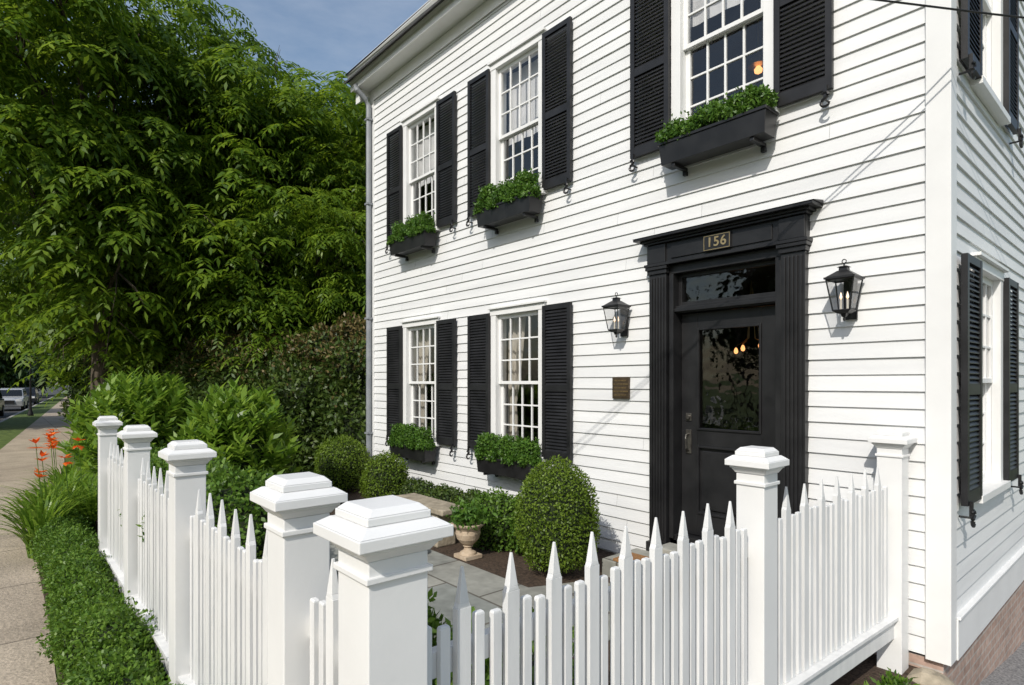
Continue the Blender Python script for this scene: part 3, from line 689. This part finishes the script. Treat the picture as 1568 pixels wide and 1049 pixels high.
for sd,nl in ((11,58),(23,54)):
    V,C,lr=crown(sd,4.0,4.8,nl,27,3,0.8,0.24,0.078,13)
    me=quad_obj('crown_leaves',V,LF_TREE,link=False)
    mb=MB()
    z0=-7.0
    mb.tube([(0,0,z0),(0.05,0,z0+2.5),(0.0,0.1,-2.2),(0.1,0,0.8),(0,0,3)],[0.26,0.2,0.16,0.1,0.03],10)
    for i in range(0,len(C),2):
        c=C[i]; zs=min(max(c[2]*0.6-2.2,-3.8),1.5); q=Vector(c)
        s=Vector((0.03,0.03,zs)); mdl=s.lerp(q,0.5)+Vector((0,0,0.35)); 
        mb.tube([s,mdl,q],[0.075,0.045,0.012],6)
        for k in range(4):
            dv=Vector(rng.normal(size=3)).normalized()*lr[i]*0.9; mb.tube([mdl.lerp(q,0.6),q+dv*0.6,q+dv],[0.02,0.012,0.004],4)
    tm=bpy.data.meshes.new('tree_trunk'); tm.from_pydata(mb.v,[],mb.f); tm.materials.append(M_BARK); tm.polygons.foreach_set('use_smooth',[True]*len(mb.f))
    meshes.append((me,tm))
V,C,lr=crown(5,4.0,4.6,40,24,3,0.8,0.42,0.2,7)
farme=quad_obj('distant_crown_leaves',V,LF_FAR,link=False)
def tree(name,x,y,zc,sc,szc=None,k=0,rot=0,far=False):
    e=empty(name,(x,y,zc),rot); s=(sc,sc,szc or sc)
    me,tm=meshes[k]
    if far: me=farme
    for nm,m in (('crown',me),('trunk',tm)):
        o=bpy.data.objects.new(nm,m); scn.collection.objects.link(o); o.parent=e; o.scale=s
tree('ash_tree',-15.2,-3.0,6.9,0.95,1.1,0,0.3)
tree('ash_tree',-15.4,-0.4,6.0,0.92,1.08,1,1.9)
tree('ash_tree',-15.6,3.0,6.3,1.0,1.1,0,3.5)
tree('ash_tree',-19.5,6.6,6.8,1.15,1.15,1,4.4)
tree('ash_tree',-21.5,-0.8,6.4,1.1,1.2,0,5.4)
tree('ash_tree',-13.2,1.2,4.1,0.62,0.7,1,0.9)
tree('ash_tree',-27,-0.5,6.0,1.15,1.15,1,2.4)
rr=random.Random(9)
for (x,y) in [(-34,-9),(-40,6),(-47,-16),(-52,6),(-60,-20),(-68,9),(-78,-11),(-86,2),(-92,12),(-104,-6),(-120,-1),(-125,14),(-110,-20),(-30,14),(-44,16)]:
    sc=rr.uniform(1.2,1.6); tree('maple_tree',x,y,LAND+(4.6 if x<-80 else 5.6)*sc,sc,sc,rr.randint(0,1),rr.uniform(0,6),far=True)
for (x,y) in [(-26,-30),(-15,-32),(-4,-29),(7,-31),(19,-30)]:
    sc=rr.uniform(1.1,1.35); tree('maple_tree',x,y,LAND+6.5*sc,sc,sc,rr.randint(0,1),rr.uniform(0,6),far=True)
# ------------------------------------------------------------------ neighbour house
nh=empty('neighbour_house',(-24,8,0)); mb=MB()
siding(mb,-5,5,0.3,5.6,[])
mb.box(-5,5,0.01,8,LAND,5.6)
mb.M=S90@Matrix.Translation((0,-5,0)); siding(mb,0,8,0.3,5.6,[]); mb.M=Matrix.Identity(4)
mb.obj('walls',M_SIDING,nh)
mb=MB(); mb.prism([(-5.3,5.6),(5.3,5.6),(0,8.6)],-0.3,8.3); mb.obj('roof',M_ROOF,nh)
mb=MB()
for x in (-3,0,3):
    for z in (1.2,3.6): mb.box(x-0.4,x+0.4,-0.05,0.0,z,z+1.3)
for y in (2,5.5):
    for z in (1.2,3.6): mb.box(5.0,5.05,y-0.4,y+0.4,z,z+1.3)
mb.obj('windows',M_CARG,nh)
# ------------------------------------------------------------------ urn, bench, rock
e=empty('garden_urn',(-3.62,-1.22,YARD+0.006)); mb=MB()
mb.box(-0.1,0.1,-0.1,0.1,0,0.035)
mb.lathe([(0.001,0.036),(0.085,0.036),(0.08,0.055),(0.045,0.075),(0.035,0.10),(0.05,0.115),(0.042,0.125),(0.075,0.15),(0.11,0.19),(0.125,0.24),(0.12,0.28),(0.135,0.30),(0.165,0.325),(0.17,0.34),(0.15,0.345),(0.13,0.33),(0.12,0.30),(0.001,0.30)],0,0,28)
mb.obj('urn',M_TERRA,e,smooth=False)
V=shell((0,0,0.40),(0.19,0.19,0.15),700,0.055,0.026,0.3,inner=0.4,zmin=-0.5); quad_obj('plant',V,LF_PLANT,None,e)
e=empty('stone_bench'); mb=MB(); mb.box(-5.0,-3.95,-1.30,-0.98,YARD+0.36,YARD+0.42)
for x in (-4.85,-4.22): mb.box(x,x+0.12,-1.26,-1.02,YARD,YARD+0.359)
mb.obj('slab',M_STONE,e,bevel=0.012)
def rock(c,r,name='boulder'):
    import bmesh
    d=unit(rng.normal(size=(60,3))); P=np.array(c)+d*np.array(r)*rng.uniform(0.85,1.0,60)[:,None]
    bm=bmesh.new(); [bm.verts.new(p) for p in P]; bmesh.ops.convex_hull(bm,input=bm.verts)
    me=bpy.data.meshes.new(name); bm.to_mesh(me); bm.free(); me.materials.append(M_STONE); o=bpy.data.objects.new(name,me); scn.collection.objects.link(o)
    return o
rock((-0.06,-0.14,LAND-0.02),(0.17,0.14,0.12)); rock((-0.02,-0.45,LAND-0.09),(0.09,0.16,0.1)); rock((-4.05,-1.55,YARD+0.06),(0.13,0.1,0.1))
def wire(p,q,sag,name='overhead_wire'):
    mb=MB(); p=Vector(p);q=Vector(q)
    mb.tube([p.lerp(q,t)-Vector((0,0,sag*4*t*(1-t))) for t in [i/40 for i in range(41)]],0.006,6); mb.obj(name,M_CABLE)
wire((-11.5,-19,6.5),(12,18.8,6.5),2.38)
wire((-11.3,-18.95,7.5),(12.1,18.8,5.5),2.36)
wire((-60,-18.0,7.9),(60,-20.5,7.9),0.6)
for (x,y) in ((-11.4,-19.15),(12.05,18.95)):
    mb=MB(); mb.tube([(x,y,-1.0),(x,y,8.6)],[0.15,0.11],10); mb.box(x-0.9,x+0.9,y-0.05,y+0.05,7.7,7.82); mb.obj('utility_pole',M_BARK)
# ------------------------------------------------------------------ car & street lamp
def car(name,x,y,rot,mat):
    e=empty(name,(x,y,-0.255),rot); mb=MB()
    body=[(-2.3,0.35),(2.25,0.35),(2.3,0.7),(2.2,0.95),(1.2,1.05),(-2.25,1.08),(-2.35,0.75)]
    mb.prism(body,-0.9,0.9)
    cab=[(1.2,1.051),(0.55,1.6),(-1.9,1.68),(-2.25,1.081)]
    o=len(mb.v); mb.prism(cab,-0.84,0.84); mb.v[o:]=[(p[0],p[1]*(1-(p[2]-1.05)*0.22),p[2]) for p in mb.v[o:]]
    mb.obj('body',mat,e,bevel=0.05)
    mb=MB()
    for sy in (-1,1):
        for a,b in ((-2.0,-1.1),(-1.02,-0.1),(-0.02,0.75)):
            mb.add([(a,sy*0.838,1.12),(b+(0.15 if b>0.5 else 0),sy*0.838,1.12),(b-(0.3 if b>0.5 else 0),sy*0.745,1.55),(a+0.05,sy*0.745,1.55)],[(0,1,2,3)])
    mb.add([(1.16,-0.76,1.10),(1.16,0.76,1.10),(0.62,0.68,1.56),(0.62,-0.68,1.56)],[(0,1,2,3)])
    mb.v=[(p[0]+(0.02 if i>=len(mb.v)-4 else 0),p[1],p[2]) for i,p in enumerate(mb.v)]
    mb.obj('windows',M_CARG,e)
    mb=MB()
    for wx in (-1.45,1.45):
        for sy in (-1,1): mb.tube([(wx,sy*0.72,0.35),(wx,sy*0.93,0.35)],0.35,20,0); mb.tube([(wx,sy*0.92,0.35),(wx,sy*0.94,0.35)],0.2,12,1)
    mb.obj('wheels',[M_TIRE,M_GRAYMETAL],e)
    mb=MB(); 
    for sy in (-0.65,0.65): mb.box(2.22,2.31,sy-0.18,sy+0.18,0.72,0.88)
    mb.box(2.25,2.33,-0.4,0.4,0.55,0.8,1); mb.obj('lights_grille',[M_SHADE,M_TIRE],e)
car('parked_car',-58,-4.1,-0.09,M_CAR); car('parked_car',-47,-5.6,-0.09,M_CARD); car('parked_car',-69,-3.0,-0.09,M_CARD)
e=empty('street_lamp',(-44,-3.35,LAND)); mb=MB()
mb.lathe([(0.15,0),(0.15,0.1),(0.09,0.3),(0.06,0.6),(0.045,2.0),(0.04,3.4),(0.08,3.45),(0.05,3.5)],0,0,12)
mb.frus(0,0,3.5,0.1,3.52,0.1); mb.frus(0,0,3.9,0.2,4.08,0.05); mb.tube([(0,0,4.05),(0,0,4.22)],[0.03,0.005],6)
for sx in (-1,1):
    for sy in (-1,1): mb.tube([(sx*0.09,sy*0.09,3.52),(sx*0.16,sy*0.16,3.9)],0.012,4)
mb.obj('post',M_BLACK,e); mb=MB(); mb.frus(0,0,3.53,0.08,3.89,0.145); mb.obj('lamp_glass',M_LGLASS,e)
# ------------------------------------------------------------------ light, sky, camera
sd=Vector((0.42,-1,0.9)).normalized()
w=bpy.data.worlds.new('World'); scn.world=w; w.use_nodes=True; nt=w.node_tree; L=nt.links
bg=nt.nodes['Background']; sky=N(nt,'ShaderNodeTexSky'); sky.sky_type='NISHITA'; sky.sun_disc=False
sky.sun_elevation=math.asin(sd.z); sky.sun_rotation=math.atan2(sd.x,sd.y); sky.dust_density=1.8; sky.air_density=1.3; sky.ozone_density=1.6
tc=N(nt,'ShaderNodeTexCoord'); mp=N(nt,'ShaderNodeMapping'); mp.inputs['Scale'].default_value=(1.5,1.5,5)
no=N(nt,'ShaderNodeTexNoise'); no.inputs['Scale'].default_value=2.2; no.inputs['Detail'].default_value=8; no.inputs['Roughness'].default_value=0.6
L.new(tc.outputs['Generated'],mp.inputs[0]); L.new(mp.outputs[0],no.inputs['Vector'])
cr=ramp(nt,[(0.42,(0.02,0.02,0.02)),(0.75,(0.32,0.32,0.32))]); L.new(no.outputs['Fac'],cr.inputs[0])
mx=N(nt,'ShaderNodeMixRGB'); L.new(cr.outputs[0],mx.inputs[0]); L.new(sky.outputs[0],mx.inputs[1]); mx.inputs[2].default_value=(5.2,5.6,6.2,1)
L.new(mx.outputs[0],bg.inputs[0]); bg.inputs[1].default_value=0.14
s=bpy.data.lights.new('sun','SUN'); s.energy=3.6; s.angle=math.radians(0.5); s.color=(1,0.955,0.88)
so=bpy.data.objects.new('sun',s); scn.collection.objects.link(so); so.rotation_euler=(-sd).to_track_quat('-Z','Y').to_euler(); so.location=(5,-10,12)
cam=bpy.data.cameras.new('camera'); co=bpy.data.objects.new('camera',cam); scn.collection.objects.link(co)
co.location=(1.03,-4.7,1.85); co.rotation_euler=(math.pi/2,0,math.radians(48.9)); cam.lens=20.62; cam.sensor_width=36; cam.shift_y=0.0392; cam.clip_end=3000; cam.clip_start=0.05
scn.camera=co
scn.view_settings.view_transform='Standard'; scn.view_settings.look='None'; scn.view_settings.exposure=0
